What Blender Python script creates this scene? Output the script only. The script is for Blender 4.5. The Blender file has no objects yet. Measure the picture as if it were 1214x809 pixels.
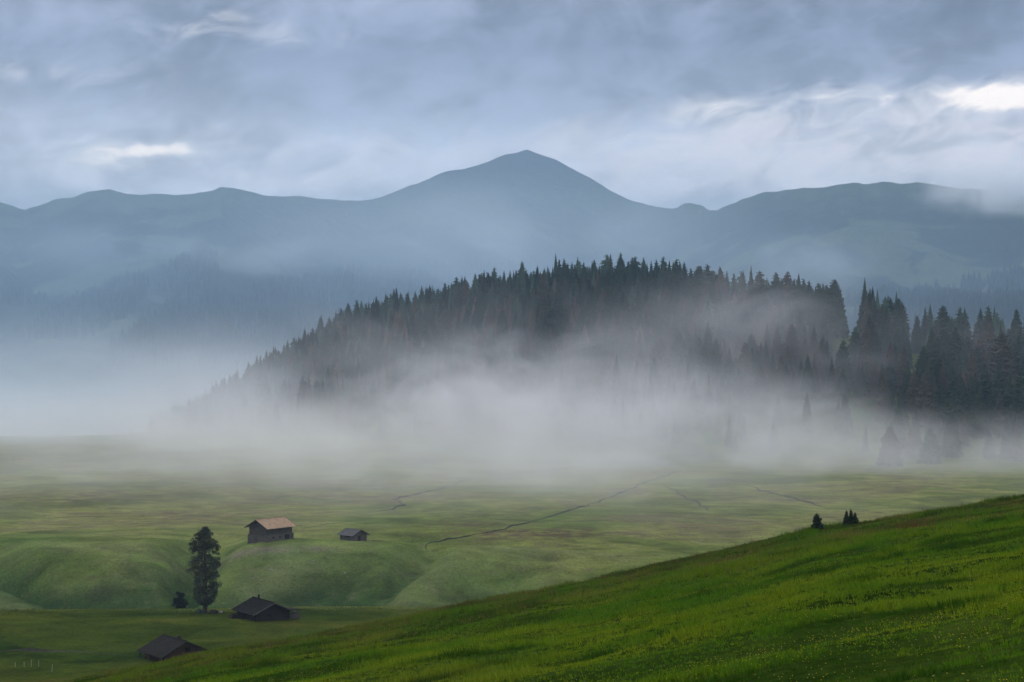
import bpy, math, random
import numpy as np
from mathutils import Vector, Matrix

random.seed(7)
rng = np.random.default_rng(7)
R = math.radians
scene = bpy.context.scene
COL = scene.collection

# ------------------------------------------------------------------ camera geometry
F = 2265.0            # focal length in pixels of the 1214 px wide photograph
CX, CY = 607.0, 404.5
CAMZ = 52.0


def pxof(x, y):
    return CX + F * x / np.maximum(y, 1e-3)


def pyof(y, z):
    return CY + F * (CAMZ - z) / np.maximum(y, 1e-3)


# ------------------------------------------------------------------ numpy noise
_P = np.random.default_rng(3).permutation(4096)


def _hash(i, j, s):
    return _P[(_P[(_P[(i + s * 131) & 4095] + j) & 4095])] / 4095.0


def vnoise(x, y, s=0):
    """smooth value noise in -1..1"""
    xi = np.floor(x).astype(int); yi = np.floor(y).astype(int)
    fx = x - xi; fy = y - yi
    fx = fx * fx * fx * (fx * (fx * 6 - 15) + 10); fy = fy * fy * fy * (fy * (fy * 6 - 15) + 10)
    a = _hash(xi, yi, s); b = _hash(xi + 1, yi, s); c = _hash(xi, yi + 1, s); d = _hash(xi + 1, yi + 1, s)
    return ((a + (b - a) * fx) * (1 - fy) + (c + (d - c) * fx) * fy) * 2 - 1


def fbm(x, y, s=0, o=4, g=0.5):
    t = 0; a = 1.0; n = 0
    for k in range(o):
        t = t + a * vnoise(x * 2 ** k + 17.3 * k, y * 2 ** k - 9.1 * k, s + k); n += a; a *= g
    return t / n


def sstep(a, b, x):
    t = np.clip((x - a) / (b - a), 0, 1)
    return t * t * (3 - 2 * t)


def smax(a, b, k):
    h = np.clip(0.5 + 0.5 * (a - b) / k, 0, 1)
    return b + (a - b) * h + k * h * (1 - h)


def segdist(x, y, pts):
    """distance to a polyline and the position along it (0..1)"""
    best = np.full(np.shape(x), 1e9); par = np.zeros(np.shape(x))
    n = len(pts) - 1
    for i in range(n):
        ax, ay = pts[i]; bx, by = pts[i + 1]
        dx, dy = bx - ax, by - ay
        t = np.clip(((x - ax) * dx + (y - ay) * dy) / (dx * dx + dy * dy), 0, 1)
        d = np.hypot(x - ax - t * dx, y - ay - t * dy)
        m = d < best
        best = np.where(m, d, best); par = np.where(m, (i + t) / n, par)
    return best, par


def P2(px, Y):
    return ((px - CX) / F * Y, Y)


# ------------------------------------------------------------------ the terrain as a height function
CREST_U = np.array([-.60, -.2327, -.1576, -.0826, .041, .159, .177, .268, .60])
CREST_T = np.array([.245, .1786, .1620, .1490, .1255, .0990, .0962, .0815, .030])
RIDGE_PX = [-400, 60, 180, 300, 400, 500, 620, 750, 900, 1000, 1100, 1214, 1700]
RIDGE_Y = [1500, 1450, 1400, 1410, 1360, 1300, 1220, 1150, 1070, 1020, 985, 960, 900]
RIDGE_TOP = [600, 590, 520, 470, 415, 385, 362, 358, 378, 396, 421, 429, 420]     # ground line of the ridge
BASE_Y = [1080, 1060, 1090, 1080, 1010, 950, 890, 855, 830, 815, 805, 800, 780]
GULLY_A = [P2(205, 400), P2(222, 430), P2(240, 470), P2(268, 520)]
GULLY_B = [P2(400, 404), P2(440, 424), P2(478, 446), P2(500, 462), P2(510, 476), P2(506, 488)]
SPURS = [([P2(425, 399), P2(470, 418), P2(512, 436), P2(560, 457), P2(640, 462)], 2.6, 9.5), ([P2(112, 402), P2(50, 413), P2(0, 425), P2(-80, 442)], 6.0, 9.0), ([P2(256, 409), P2(300, 432), P2(338, 456)], 2.2, 9.0)]
GULLY_C = [P2(172, 408), P2(110, 427), P2(40, 444), P2(-60, 464), P2(-160, 490)]
STREAM = [P2(506, 486), P2(512, 496), P2(545, 511), P2(600, 532), P2(650, 562), P2(700, 610), P2(740, 664), P2(770, 712), P2(806, 768)]


def hill_t(px, y):
    by = np.interp(px, RIDGE_PX, BASE_Y); ry = np.interp(px, RIDGE_PX, RIDGE_Y)
    return (y - by) / (ry - by)


def H(x, y, detail=True):
    x = np.asarray(x, float); y = np.asarray(y, float)
    px = pxof(x, np.maximum(y, 60))
    # the wide meadow
    plain = 1.0 * fbm(x / 60, y / 90, 1, 3) * sstep(430, 560, y) + 0.25 * fbm(x / 24, y / 30, 5, 2)
    plain = plain + 0.9 * sstep(700, 1000, y) * fbm(x / 120, y / 90, 9, 3)
    # terrace in front: faint steps along the slope
    plain = plain + 0.5 * np.exp(-((y - 352 - 6 * fbm(x / 60, y * 0, 15, 2)) / 7) ** 2) * sstep(0, -90, x + 20)
    plain = plain - 0.45 * np.exp(-((y - 338 - 3 * fbm(x / 50, y * 0, 16, 2)) / 5) ** 2)
    # the valley cut behind the terrace
    yc = 402 + 5 * fbm(x / 60, x * 0, 11, 2)
    near = sstep(374 - 402, -4, y - yc); far = 1 - sstep(6, 74, y - yc)
    inc = 16.0 * np.where(y < yc, near, far) * (1 - .55 * sstep(-38, -22, x)) * (1 - sstep(0, 90, x))
    wx = x + 3.2 * fbm(x / 17, y / 17, 101, 3); wy = y + 3.2 * fbm(x / 17, y / 17, 105, 3)
    x0, y0 = x, y
    x, y = wx, wy
    d, t = segdist(x, y, GULLY_A)
    inc = smax(inc, 16 * (1 - t) ** 0.6 * np.exp(-(d / (11 - 4 * t)) ** 1.5), 1.6)
    d, t = segdist(x, y, GULLY_B)
    inc = smax(inc, (12 - 9.5 * t) * np.exp(-(d / (10.5 - 6 * t)) ** 2), 1.6)
    d, t = segdist(x, y, GULLY_C)
    inc = smax(inc, (16 - 8 * t) * np.exp(-(d / (10 - 2 * t)) ** 2), 1.6)
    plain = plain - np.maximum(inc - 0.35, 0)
    H.inc = inc
    for (pl, h_, w_) in SPURS:
        d, t = segdist(x, y, pl)
        plain = plain + h_ * np.sin(np.pi * (.12 + .76 * t)) * np.exp(-(d / w_) ** 2)
    x, y = x0, y0
    # low swells: knoll of the barn, knoll right of the gully, hump at the left
    for (pp, Y, h, sx, sy) in ((385, 470, 2.2, 24, 22), (620, 450, 2.2, 32, 22), (60, 478, 2.6, 40, 26), (320, 482, .8, 16, 12)):
        cx, cy = P2(pp, Y)
        plain = plain + h * np.exp(-((x - cx) / sx) ** 2 - ((y - cy) / sy) ** 2)
    kz = sstep(385, 410, y) * (1 - sstep(500, 560, y))
    plain = plain + kz * (.42 * fbm(x / 9, y / 6, 121, 3) + .16 * fbm(x / 3.2, y / 2.4, 125, 2))
    # wooded hill
    t = hill_t(px, y)
    ry = np.interp(px, RIDGE_PX, RIDGE_Y)
    zr = CAMZ - (np.interp(px, RIDGE_PX, RIDGE_TOP) - CY) / F * ry
    tt = np.clip(t, 0, 1)
    S = 0.45 * tt + 0.55 * tt * tt * (3 - 2 * tt)
    z = plain * (1 - S) + zr * S + 2.2 * np.sin(np.pi * tt) * fbm(x / 60, y / 60, 21, 3)
    back = sstep(0, 1, (y - ry) / 900)
    z = np.where(t > 1, zr + (-168 - zr) * back, z)
    # foreground hillside the photographer stands on
    yy = np.maximum(y, 45)
    tu = np.interp(x / yy, CREST_U, CREST_T)
    fg = CAMZ - 4.4 - y * (tu - 4.0 / 120) - 0.0021 * np.maximum(y - 122, 0) ** 2
    fg = np.where(y < 45, CAMZ - 4.0 - y * 0.1 + x * np.interp(0, [0], [0.196]) * 0 + (np.interp(0.0, CREST_U, CREST_T) - tu) * 45 * 1.0, fg)
    fg = np.minimum(fg, CAMZ + 26)
    if detail:
        w = sstep(8, 40, y) * (1 - sstep(150, 220, y))
        r1 = fbm(x / 16 + y / 60, y / 9 - x / 40, 31, 3)
        r2 = fbm(x / 5.0, y / 3.2, 35, 3)
        fg = fg + w * (0.42 * r1 + 0.22 * r2)
    z = smax(fg, z, 4.0) - np.where(np.abs(fg - z) < 4, 0, 0)
    return z


def hit(px, py, y0=140.0, y1=1200.0):
    """first point of the ground seen at a pixel, from y0 on"""
    ys = np.arange(y0, y1, 0.25)
    xs = (px - CX) / F * ys
    zs = CAMZ - (py - CY) / F * ys
    h = H(xs, ys)
    k = np.argmax(h >= zs)
    if h[k] < zs[k]:
        k = len(ys) - 1
    return float(xs[k]), float(ys[k]), float(h[k])


def onground(px, Y):
    x = (px - CX) / F * Y
    return x, Y, float(H(np.array([x]), np.array([Y]))[0])


# ------------------------------------------------------------------ node helpers
def newmat(name):
    m = bpy.data.materials.new(name); m.use_nodes = True
    nt = m.node_tree; nt.nodes.clear()
    return m, nt


class NT:
    def __init__(self, nt):
        self.nt = nt

    def n(self, t, **kw):
        nd = self.nt.nodes.new(t)
        for k, v in kw.items():
            setattr(nd, k, v)
        return nd

    def link(self, a, b):
        self.nt.links.new(a, b)

    def setin(self, sock, v):
        if hasattr(v, 'is_linked') or isinstance(v, bpy.types.NodeSocket):
            self.link(v, sock)
        else:
            sock.default_value = v

    def math(self, op, a, b=None, c=None, clamp=False):
        nd = self.n('ShaderNodeMath', operation=op); nd.use_clamp = clamp
        for i, v in enumerate((a, b, c)):
            if v is not None:
                self.setin(nd.inputs[i], v)
        return nd.outputs[0]

    def vmath(self, op, a, b):
        nd = self.n('ShaderNodeVectorMath', operation=op)
        self.setin(nd.inputs[0], a); self.setin(nd.inputs[1], b)
        return nd.outputs[0]

    def noise(self, vec, scale, detail=4, rough=0.5, dist=0.0):
        nd = self.n('ShaderNodeTexNoise')
        if vec is not None:
            self.link(vec, nd.inputs['Vector'])
        nd.inputs['Scale'].default_value = scale; nd.inputs['Detail'].default_value = detail
        nd.inputs['Roughness'].default_value = rough; nd.inputs['Distortion'].default_value = dist
        return nd.outputs['Fac']

    def ramp(self, fac, stops, interp='LINEAR'):
        nd = self.n('ShaderNodeValToRGB'); nd.color_ramp.interpolation = interp
        e = nd.color_ramp.elements
        while len(e) < len(stops):
            e.new(0.5)
        for k, (p, c) in enumerate(stops):
            e[k].position = p
            if not hasattr(c, '__len__'):
                c = (c, c, c)
            e[k].color = (*c[:3], 1)
        self.setin(nd.inputs[0], fac)
        return nd.outputs[0]

    def mix(self, fac, a, b, blend='MIX'):
        nd = self.n('ShaderNodeMix', data_type='RGBA', blend_type=blend)
        self.setin(nd.inputs[0], fac)
        for s, v in ((nd.inputs[6], a), (nd.inputs[7], b)):
            if isinstance(v, tuple):
                v = (*v[:3], 1)
            self.setin(s, v)
        return nd.outputs[2]

    def maprange(self, v, a, b, c=0.0, d=1.0, smooth=True):
        nd = self.n('ShaderNodeMapRange', interpolation_type='SMOOTHSTEP' if smooth else 'LINEAR')
        self.setin(nd.inputs[0], v)
        for i, k in enumerate((a, b, c, d)):
            nd.inputs[1 + i].default_value = k
        return nd.outputs[0]

    def attr(self, name):
        nd = self.n('ShaderNodeAttribute'); nd.attribute_name = name
        return nd

    def surface(self, col, rough=0.9, bump=None, bstr=0.5, bdist=0.1, spec=0.2, transl=None):
        b = self.n('ShaderNodeBsdfPrincipled')
        self.setin(b.inputs['Base Color'], (*col, 1) if isinstance(col, tuple) else col)
        b.inputs['Roughness'].default_value = rough
        b.inputs['Specular IOR Level'].default_value = spec
        if bump is not None:
            bn = self.n('ShaderNodeBump'); bn.inputs['Strength'].default_value = bstr; bn.inputs['Distance'].default_value = bdist
            self.link(bump, bn.inputs['Height']); self.link(bn.outputs[0], b.inputs['Normal'])
        out = self.n('ShaderNodeOutputMaterial')
        sh = b.outputs[0]
        if transl is not None:
            tr = self.n('ShaderNodeBsdfTranslucent'); self.setin(tr.inputs[0], (*col, 1) if isinstance(col, tuple) else col)
            mx = self.n('ShaderNodeMixShader'); mx.inputs[0].default_value = transl
            self.link(sh, mx.inputs[1]); self.link(tr.outputs[0], mx.inputs[2]); sh = mx.outputs[0]
        self.link(sh, out.inputs['Surface'])
        return b


# ------------------------------------------------------------------ mesh helpers
def mesh_np(name, verts, faces, mat=None, smooth=False, attrs=None, parent=None, k=None):
    """verts (n,3), faces (m,k) arrays"""
    verts = np.asarray(verts, np.float32); faces = np.asarray(faces, np.int32)
    me = bpy.data.meshes.new(name)
    me.vertices.add(len(verts)); me.vertices.foreach_set('co', verts.ravel())
    kk = faces.shape[1]
    me.loops.add(faces.size); me.loops.foreach_set('vertex_index', faces.ravel())
    me.polygons.add(len(faces))
    me.polygons.foreach_set('loop_start', np.arange(0, faces.size, kk, dtype=np.int32))
    me.polygons.foreach_set('loop_total', np.full(len(faces), kk, np.int32))
    me.polygons.foreach_set('use_smooth', np.full(len(faces), bool(smooth)))
    me.update(calc_edges=True); me.validate()
    for an, av in (attrs or {}).items():
        av = np.asarray(av, np.float32)
        if av.ndim == 1:
            a = me.attributes.new(an, 'FLOAT', 'POINT'); a.data.foreach_set('value', av)
        else:
            a = me.attributes.new(an, 'FLOAT_COLOR', 'POINT')
            a.data.foreach_set('color', np.concatenate([av, np.ones((len(av), 1), np.float32)], 1).ravel())
    if mat:
        me.materials.append(mat)
    o = bpy.data.objects.new(name, me); COL.objects.link(o)
    if parent:
        o.parent = parent
    return o


class MB:
    """collects boxes, prisms and tubes into ONE mesh"""

    def __init__(self):
        self.v = []; self.f = []

    def box(self, c, s, rot=None):
        M = (rot or Matrix.Identity(3))
        b = len(self.v)
        for dz in (-1, 1):
            for dx, dy in ((-1, -1), (1, -1), (1, 1), (-1, 1)):
                p = M @ Vector((dx * s[0] / 2, dy * s[1] / 2, dz * s[2] / 2)) + Vector(c)
                self.v.append(tuple(p))
        for q in ((3, 2, 1, 0), (4, 5, 6, 7), (0, 1, 5, 4), (1, 2, 6, 5), (2, 3, 7, 6), (3, 0, 4, 7)):
            self.f.append([b + i for i in q])
        return self

    def prism(self, poly, y0, y1):
        """outline in x,z extruded along y"""
        b = len(self.v); n = len(poly)
        for y in (y0, y1):
            for (x, z) in poly:
                self.v.append((x, y, z))
        self.f.append([b + i for i in range(n)]); self.f.append([b + n + i for i in reversed(range(n))])
        for i in range(n):
            j = (i + 1) % n
            self.f.append([b + i, b + n + i, b + n + j, b + j])
        return self

    def tube(self, p0, p1, r0, r1=None, n=8):
        r1 = r0 if r1 is None else r1
        p0 = Vector(p0); p1 = Vector(p1); d = (p1 - p0).normalized()
        a = d.orthogonal().normalized(); c = d.cross(a)
        b = len(self.v)
        for p, r in ((p0, r0), (p1, r1)):
            for i in range(n):
                w = 2 * math.pi * i / n
                self.v.append(tuple(p + (a * math.cos(w) + c * math.sin(w)) * r))
        self.f.append([b + i for i in reversed(range(n))]); self.f.append([b + n + i for i in range(n)])
        for i in range(n):
            j = (i + 1) % n
            self.f.append([b + i, b + j, b + n + j, b + n + i])
        return self

    def build(self, name, mat, parent=None, bevel=0):
        me = bpy.data.meshes.new(name); me.from_pydata(self.v, [], self.f); me.update()
        me.materials.append(mat)
        o = bpy.data.objects.new(name, me); COL.objects.link(o)
        if parent:
            o.parent = parent
        return o


def thing(name, label, cat, loc, rz=0.0, group=None, scale=1.0):
    o = bpy.data.objects.new(name, None); COL.objects.link(o)
    o.empty_display_size = 0.5
    o.location = loc; o.rotation_euler = (0, 0, rz); o.scale = (scale,) * 3
    o['label'] = label; o['category'] = cat
    if group:
        o['group'] = group
    return o


def tag(o, label=None, cat=None, group=None, kind=None):
    for k, v in (('label', label), ('category', cat), ('group', group), ('kind', kind)):
        if v:
            o[k] = v
    return o


# ------------------------------------------------------------------ materials
def mat_terrain():
    m, nt = newmat('meadow_ground'); T = NT(nt)
    pos = T.n('ShaderNodeNewGeometry').outputs['Position']
    lush = T.attr('lush').outputs['Fac']; bog = T.attr('bog').outputs['Fac']
    wood = T.attr('wood').outputs['Fac']; bare = T.attr('bare').outputs['Fac']; near = T.attr('near').outputs['Fac']
    n1 = T.noise(pos, 0.035, 6, 0.6); n2 = T.noise(pos, 0.22, 5, 0.62); n3 = T.noise(pos, 1.6, 5, 0.7)
    strv = T.vmath('MULTIPLY', pos, (0.017, 0.021, 0.021)); n4 = T.noise(strv, 1.0, 6, 0.65, 0.8)
    olive = T.ramp(n4, [(0.36, (.078, .090, .024)), (0.45, (.115, .140, .030)), (0.53, (.175, .180, .052)), (0.60, (.125, .105, .050)), (0.68, (.120, .175, .034))])
    green = T.ramp(n1, [(0.3, (.040, .082, .020)), (0.5, (.066, .120, .028)), (0.7, (.105, .150, .036))])
    fresh = T.ramp(n2, [(0.3, (.012, .026, .004)), (0.5, (.024, .046, .006)), (0.72, (.046, .058, .009))])
    c = T.mix(lush, olive, green)
    c = T.mix(T.math('MULTIPLY', T.attr('rank_shade').outputs['Fac'], .9), c, T.ramp(n2, [(0.3, (.012, .036, .011)), (0.7, (.026, .058, .016))]))  # gully hollows: darker rank grass, with their shade painted into the colour too
    c = T.mix(T.maprange(n2, .50, .72, 0, .5), c, (.105, .092, .052))
    c = T.mix(T.math('MULTIPLY', T.attr('crest').outputs['Fac'], .55), c, (.165, .185, .075))  # crests: paler dry grass, brightened as well by light painted into the colour
    bogm = T.math('MULTIPLY', bog, T.maprange(n2, .36, .58))
    c = T.mix(bogm, c, (.088, .062, .042))
    c = T.mix(near, c, fresh)
    c = T.mix(T.attr('terrace').outputs['Fac'], c, T.ramp(n4, [(0.36, (.020, .038, .004)), (0.5, (.050, .066, .007)), (0.64, (.088, .084, .014))]))
    c = T.mix(wood, c, T.ramp(n3, [(0.35, (.022, .026, .014)), (0.65, (.045, .052, .022))]))
    c = T.mix(T.math('MULTIPLY', bare, T.maprange(n2, .3, .55)), c, (.15, .125, .100))
    v = T.mix(1.0, T.ramp(n3, [(0.25, .50), (0.5, 1.0), (0.8, 1.5)]), T.ramp(T.noise(pos, 0.09, 7, .68, .6), [(.34, .66), (.5, 1.0), (.66, 1.32)]), 'MULTIPLY')
    c = T.mix(1.0, c, v, 'MULTIPLY')
    n5 = T.noise(pos, 4.5, 4, 0.7)
    hgt = T.math('ADD', T.math('MULTIPLY', n3, 1.0), T.math('MULTIPLY', n5, 0.35))
    T.surface(c, 1.0, hgt, 0.9, 0.5, 0.0)
    return m


def mat_grass():
    m, nt = newmat('grass_blades'); T = NT(nt)
    c = T.attr('col').outputs['Color']
    T.surface(c, 0.9, spec=0.0, transl=0.35)
    return m


def mat_attr_leaf(name, transl=0.12):
    m, nt = newmat(name); T = NT(nt)
    c = T.attr('col').outputs['Color']
    T.surface(c, 0.85, spec=0.1, transl=transl)
    return m


def mat_needles(name, a, b, brown=(.095, .068, .049), bf=0.25):
    m, nt = newmat(name); T = NT(nt)
    oi = T.n('ShaderNodeObjectInfo'); rnd = oi.outputs['Random']
    pos = T.n('ShaderNodeNewGeometry').outputs['Position']
    n = T.noise(pos, 0.8, 3, 0.6)
    c = T.mix(n, a, b)
    c = T.mix(T.maprange(rnd, 1 - bf, 1.0, 0, .75), c, brown)
    T.surface(c, 0.9, spec=0.1, transl=0.1)
    return m


def mat_wood(name, a, b, scale=2.2, axis=(1, 1, 9), rough=.9):
    m, nt = newmat(name); T = NT(nt)
    tc = T.n('ShaderNodeTexCoord').outputs['Object']
    v = T.vmath('MULTIPLY', tc, axis)
    n = T.noise(v, scale, 6, 0.65); n2 = T.noise(tc, 0.9, 4, 0.6)
    c = T.mix(T.maprange(n, .3, .7), a, b)
    c = T.mix(T.maprange(n2, .45, .75, 0, .6), c, tuple(x * .55 for x in a))
    T.surface(c, rough, n, 0.5, 0.03, 0.06)
    return m


def mat_plain(name, a, b, scale=3.0, rough=.9, bs=.4):
    m, nt = newmat(name); T = NT(nt)
    tc = T.n('ShaderNodeTexCoord').outputs['Object']
    n = T.noise(tc, scale, 5, 0.6)
    T.surface(T.mix(T.maprange(n, .3, .7), a, b), rough, n, bs, 0.05, 0.2)
    return m


def mat_mountain():
    m, nt = newmat('mountain_slope'); T = NT(nt)
    g = T.n('ShaderNodeNewGeometry'); pos = g.outputs['Position']
    z = T.n('ShaderNodeSeparateXYZ'); T.link(pos, z.inputs[0])
    n1 = T.noise(pos, 0.0024, 7, 0.58, 0.5); n2 = T.noise(pos, 0.02, 6, 0.65)
    meadow = T.ramp(n2, [(0.3, (.046, .066, .038)), (0.7, (.074, .096, .056))])
    forest = T.ramp(n2, [(0.3, (.010, .016, .011)), (0.7, (.022, .034, .020))])
    rock = T.ramp(n2, [(0.3, (.020, .028, .028)), (0.7, (.046, .054, .050))])
    hgt = T.math('ADD', z.outputs[2], T.math('MULTIPLY', n2, 160.0))
    low = T.math('MULTIPLY', T.maprange(n1, .45, .49), T.maprange(hgt, 620, 420))
    c = T.mix(low, meadow, forest)
    c = T.mix(T.maprange(hgt, 560, 760), c, rock)
    T.surface(c, 0.95, n2, 0.8, 18.0, 0.0)
    return m


M = {}
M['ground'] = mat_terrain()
M['grass'] = mat_grass()
M['mountain'] = mat_mountain()
M['spruce'] = mat_needles('spruce_needles', (.013, .024, .016), (.052, .070, .040), bf=.5)
M['mass'] = mat_attr_leaf('forest_needles')
M['pine'] = mat_needles('stone_pine_needles', (.034, .042, .024), (.100, .106, .066), bf=0)
M['spruce_dark'] = mat_needles('juniper_needles', (.010, .016, .010), (.026, .034, .020), bf=0)
M['larch'] = mat_needles('larch_needles', (.060, .092, .022), (.105, .135, .034), bf=0)
M['bark'] = mat_wood('bark', (.030, .024, .020), (.065, .052, .042), 3, (4, 4, 1))
M['greywood'] = mat_wood('weathered_grey_boards', (.046, .037, .032), (.092, .077, .068), 2.0, (6, 6, 1))
M['logs'] = mat_wood('weathered_grey_logs', (.064, .052, .043), (.130, .110, .094), 2.0, (1, 1, 6))
M['darklogs'] = mat_wood('blackened_logs', (.016, .0115, .008), (.050, .037, .027), 2.0, (1, 1, 8))
M['brownlogs'] = mat_wood('brown_logs', (.040, .020, .009), (.090, .044, .018), 2.0, (1, 1, 8))
M['orange'] = mat_wood('new_larch_shingles', (.29, .185, .115), (.46, .320, .210), 2.6, (1, 1, 3), .75)
M['greyshingle'] = mat_wood('old_grey_shingles', (.055, .053, .056), (.095, .092, .095), 2.6, (1, 1, 3), .8)
M['darkshingle'] = mat_wood('dark_old_shingles', (.0070, .0060, .0050), (.019, .0165, .0145), 2.6, (1, 1, 3), .95)
M['opening'] = mat_plain('dark_opening', (.006, .006, .006), (.010, .009, .008))
M['stone'] = mat_plain('field_stone', (.10, .098, .094), (.20, .195, .185), 4.0)
M['palestone'] = mat_plain('pale_stone', (.16, .16, .14), (.28, .27, .25), 6.0)
M['palewood'] = mat_plain('pale_split_wood', (.17, .145, .085), (.27, .23, .14), 6.0)
M['soil'] = mat_plain('wet_dark_soil', (.018, .016, .012), (.040, .036, .024), 1.2, 1.0)
M['flower'] = mat_attr_leaf('petals', 0.3)

# ------------------------------------------------------------------ terrain mesh
ys = np.concatenate([np.arange(-50, 20, 3.0), np.arange(20, 140, 0.62), np.arange(140, 340, 1.8), np.arange(340, 540, 1.0),
                     np.arange(540, 760, 2.6), np.arange(760, 1420, 6.0), np.arange(1420, 3300, 35.0)])
us = np.concatenate([np.linspace(-1.0, -.29, 48, endpoint=False), np.linspace(-.29, .29, 470), np.linspace(.29, 1.0, 49)[1:]])
UU, YY = np.meshgrid(us, ys)
XX = UU * (YY + 62)
ZZ = H(XX, YY)
pp = pxof(XX, np.maximum(YY, 60))
tt = hill_t(pp, YY)
# masks of what grows where; gully and crest tones also paint in shade and light
INC = H.inc.copy()
lush = np.clip(sstep(385, 400, YY) * (1 - sstep(470, 545, YY)) * (1 - 0.6 * sstep(560, 700, pp)), 0, 1) * (0.6 + .25 * fbm(XX / 20, YY / 20, 51, 2))
rank_shade = sstep(2.0, 11.0, INC + 1.6 * fbm(XX / 12, YY / 12, 52, 3)) * sstep(372, 384, YY)
lush = np.maximum(lush, .45 * sstep(520, 540, YY) * (1 - sstep(560, 640, YY)) * sstep(380, 430, pp) * (1 - sstep(700, 800, pp)))
lush = np.maximum(lush, .55 * sstep(0.02, .1, tt))
bog = np.zeros_like(XX)
for (a, Y, sx, sy, w) in ((640, 520, 26, 14, 1), (560, 545, 20, 12, .8), (820, 560, 30, 18, .5), (330, 690, 60, 40, .6), (80, 640, 70, 40, .6),
                          (480, 650, 40, 26, .5), (700, 760, 60, 30, .4), (90, 860, 100, 60, .7), (900, 640, 30, 24, .5), (220, 560, 30, 20, .5)):
    cx, cy = P2(a, Y)
    bog = np.maximum(bog, w * np.exp(-((XX - cx) / sx) ** 2 - ((YY - cy) / sy) ** 2))
wood = sstep(0.12, .3, tt + .1 * fbm(XX / 30, YY / 30, 55, 2)) * sstep(170, 230, pp) * (1 - .0 * pp)
glade = np.exp(-((pp - 1086) / 16) ** 2) + np.exp(-((pp - 1003) / 14) ** 2) * sstep(.75, .9, tt)
wood = wood * (1 - np.clip(1.4 * glade, 0, 1)) * (1 - .6 * sstep(930, 1000, pp) * (1 - sstep(.3, .5, tt)))
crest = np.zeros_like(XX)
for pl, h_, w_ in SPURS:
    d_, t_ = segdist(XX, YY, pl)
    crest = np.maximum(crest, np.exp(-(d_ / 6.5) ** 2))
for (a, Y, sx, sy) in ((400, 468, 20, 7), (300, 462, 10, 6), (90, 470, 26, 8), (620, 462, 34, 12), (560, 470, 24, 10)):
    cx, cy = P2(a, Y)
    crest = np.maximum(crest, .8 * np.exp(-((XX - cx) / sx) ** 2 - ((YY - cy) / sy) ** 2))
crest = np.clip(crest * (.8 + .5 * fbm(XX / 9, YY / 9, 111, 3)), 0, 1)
bare = np.zeros_like(XX)
for (a, Y, sx, sy, w) in ((300, 467, 7, 3.0, 1), (318, 464, 6, 2.4, .8), (376, 466, 4, 2.0, .7), (283, 470, 4, 2.5, .7), (420, 480, 4, 2, .6)):
    cx, cy = P2(a, Y)
    bare = np.maximum(bare, w * np.exp(-((XX - cx) / sx) ** 2 - ((YY - cy) / sy) ** 2))
near = 1 - sstep(180, 240, YY)
near = np.maximum(near, .9 * (1 - sstep(366, 380, YY)))
terrace = sstep(200, 250, YY) * (1 - sstep(366, 380, YY))
nr, nc = XX.shape
idx = np.arange(nr * nc).reshape(nr, nc)
quads = np.stack([idx[:-1, :-1], idx[:-1, 1:], idx[1:, 1:], idx[1:, :-1]], -1).reshape(-1, 4)
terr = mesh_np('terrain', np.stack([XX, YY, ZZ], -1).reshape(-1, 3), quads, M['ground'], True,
               {'lush': lush.ravel(), 'rank_shade': rank_shade.ravel(), 'crest': crest.ravel(), 'bog': bog.ravel(), 'wood': wood.ravel(), 'bare': bare.ravel(), 'near': near.ravel(), 'terrace': terrace.ravel()})
tag(terr, 'grassy alpine meadow with gullies and a bright green hillside in front', 'ground', kind='structure')

# ------------------------------------------------------------------ far valley floor and mountains
vf = mesh_np('valley_floor', [(-9000, -2900, -170), (9000, -2900, -170), (9000, 9900, -170), (-9000, 9900, -170)], [(0, 1, 2, 3)], M['mountain'])
tag(vf, 'dark valley floor under the mist', 'ground', kind='structure')

RPX = [-900, -500, -250, -100, 0, 30, 60, 100, 130, 160, 190, 225, 262, 300, 330, 380, 440, 480, 530, 562, 600, 612, 625, 640, 660, 690, 720, 745, 770,
       790, 803, 811, 820, 832, 840, 850, 880, 905, 930, 950, 985, 1040, 1090, 1150, 1214, 1300, 1500, 2000]
RPY = [260, 225, 215, 228, 238, 247, 237, 230, 226, 230, 233, 232, 224, 229, 233, 236, 237, 222, 203, 197, 183, 181, 177, 183, 189, 205, 223, 235, 243,
       248, 248, 243, 242, 244, 250, 250, 237, 230, 225, 222, 219, 216, 219, 224, 232, 222, 240, 270]
RYD = ([-900, 300, 520, 625, 780, 860, 1000, 2000], [5400, 5600, 6300, 6700, 6300, 5600, 5200, 5000])


def MZ(u, y, rough=True):
    px = CX + F * u
    ry = np.interp(px, *RYD)
    rz = CAMZ + (CY - np.interp(px, RPX, RPY)) / F * ry
    t = (y - 2450) / (ry - 2450)
    tc = np.clip(t, 0, 1)
    g = 0.75 * tc ** 1.15 + 0.25 * tc ** 3
    x = u * y
    n = fbm(x / 900 + y / 2600, y / 2200 - x / 3000, 71, 5, .55)
    rg = 1 - np.abs(fbm(x / 520 + y / 1500, y / 2600, 77, 4))
    env = np.sin(np.pi * np.clip(tc, 0, 1)) ** 0.8
    z = -165 + (rz + 165) * g + env * (120 * n + 110 * (rg - .75))
    # wooded spurs in front of the range
    z = z + 85 * np.exp(-((y - 3300) / 420) ** 2) * sstep(-.32, -.22, u) * (1 - sstep(-.20, -.14, u))
    z = z + 70 * np.exp(-((y - 3500) / 480) ** 2) * sstep(.16, .24, u)
    z = np.minimum(z, np.where(t < 1, CAMZ + (rz - CAMZ) * (y / ry) * (0.30 + 0.70 * tc ** 0.5) + 6, 1e9)) if True else z
    bk = rz - (y - ry) * 0.32 + 40 * n * sstep(1, 1.4, t)
    return np.where(t > 1, bk, z)


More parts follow.
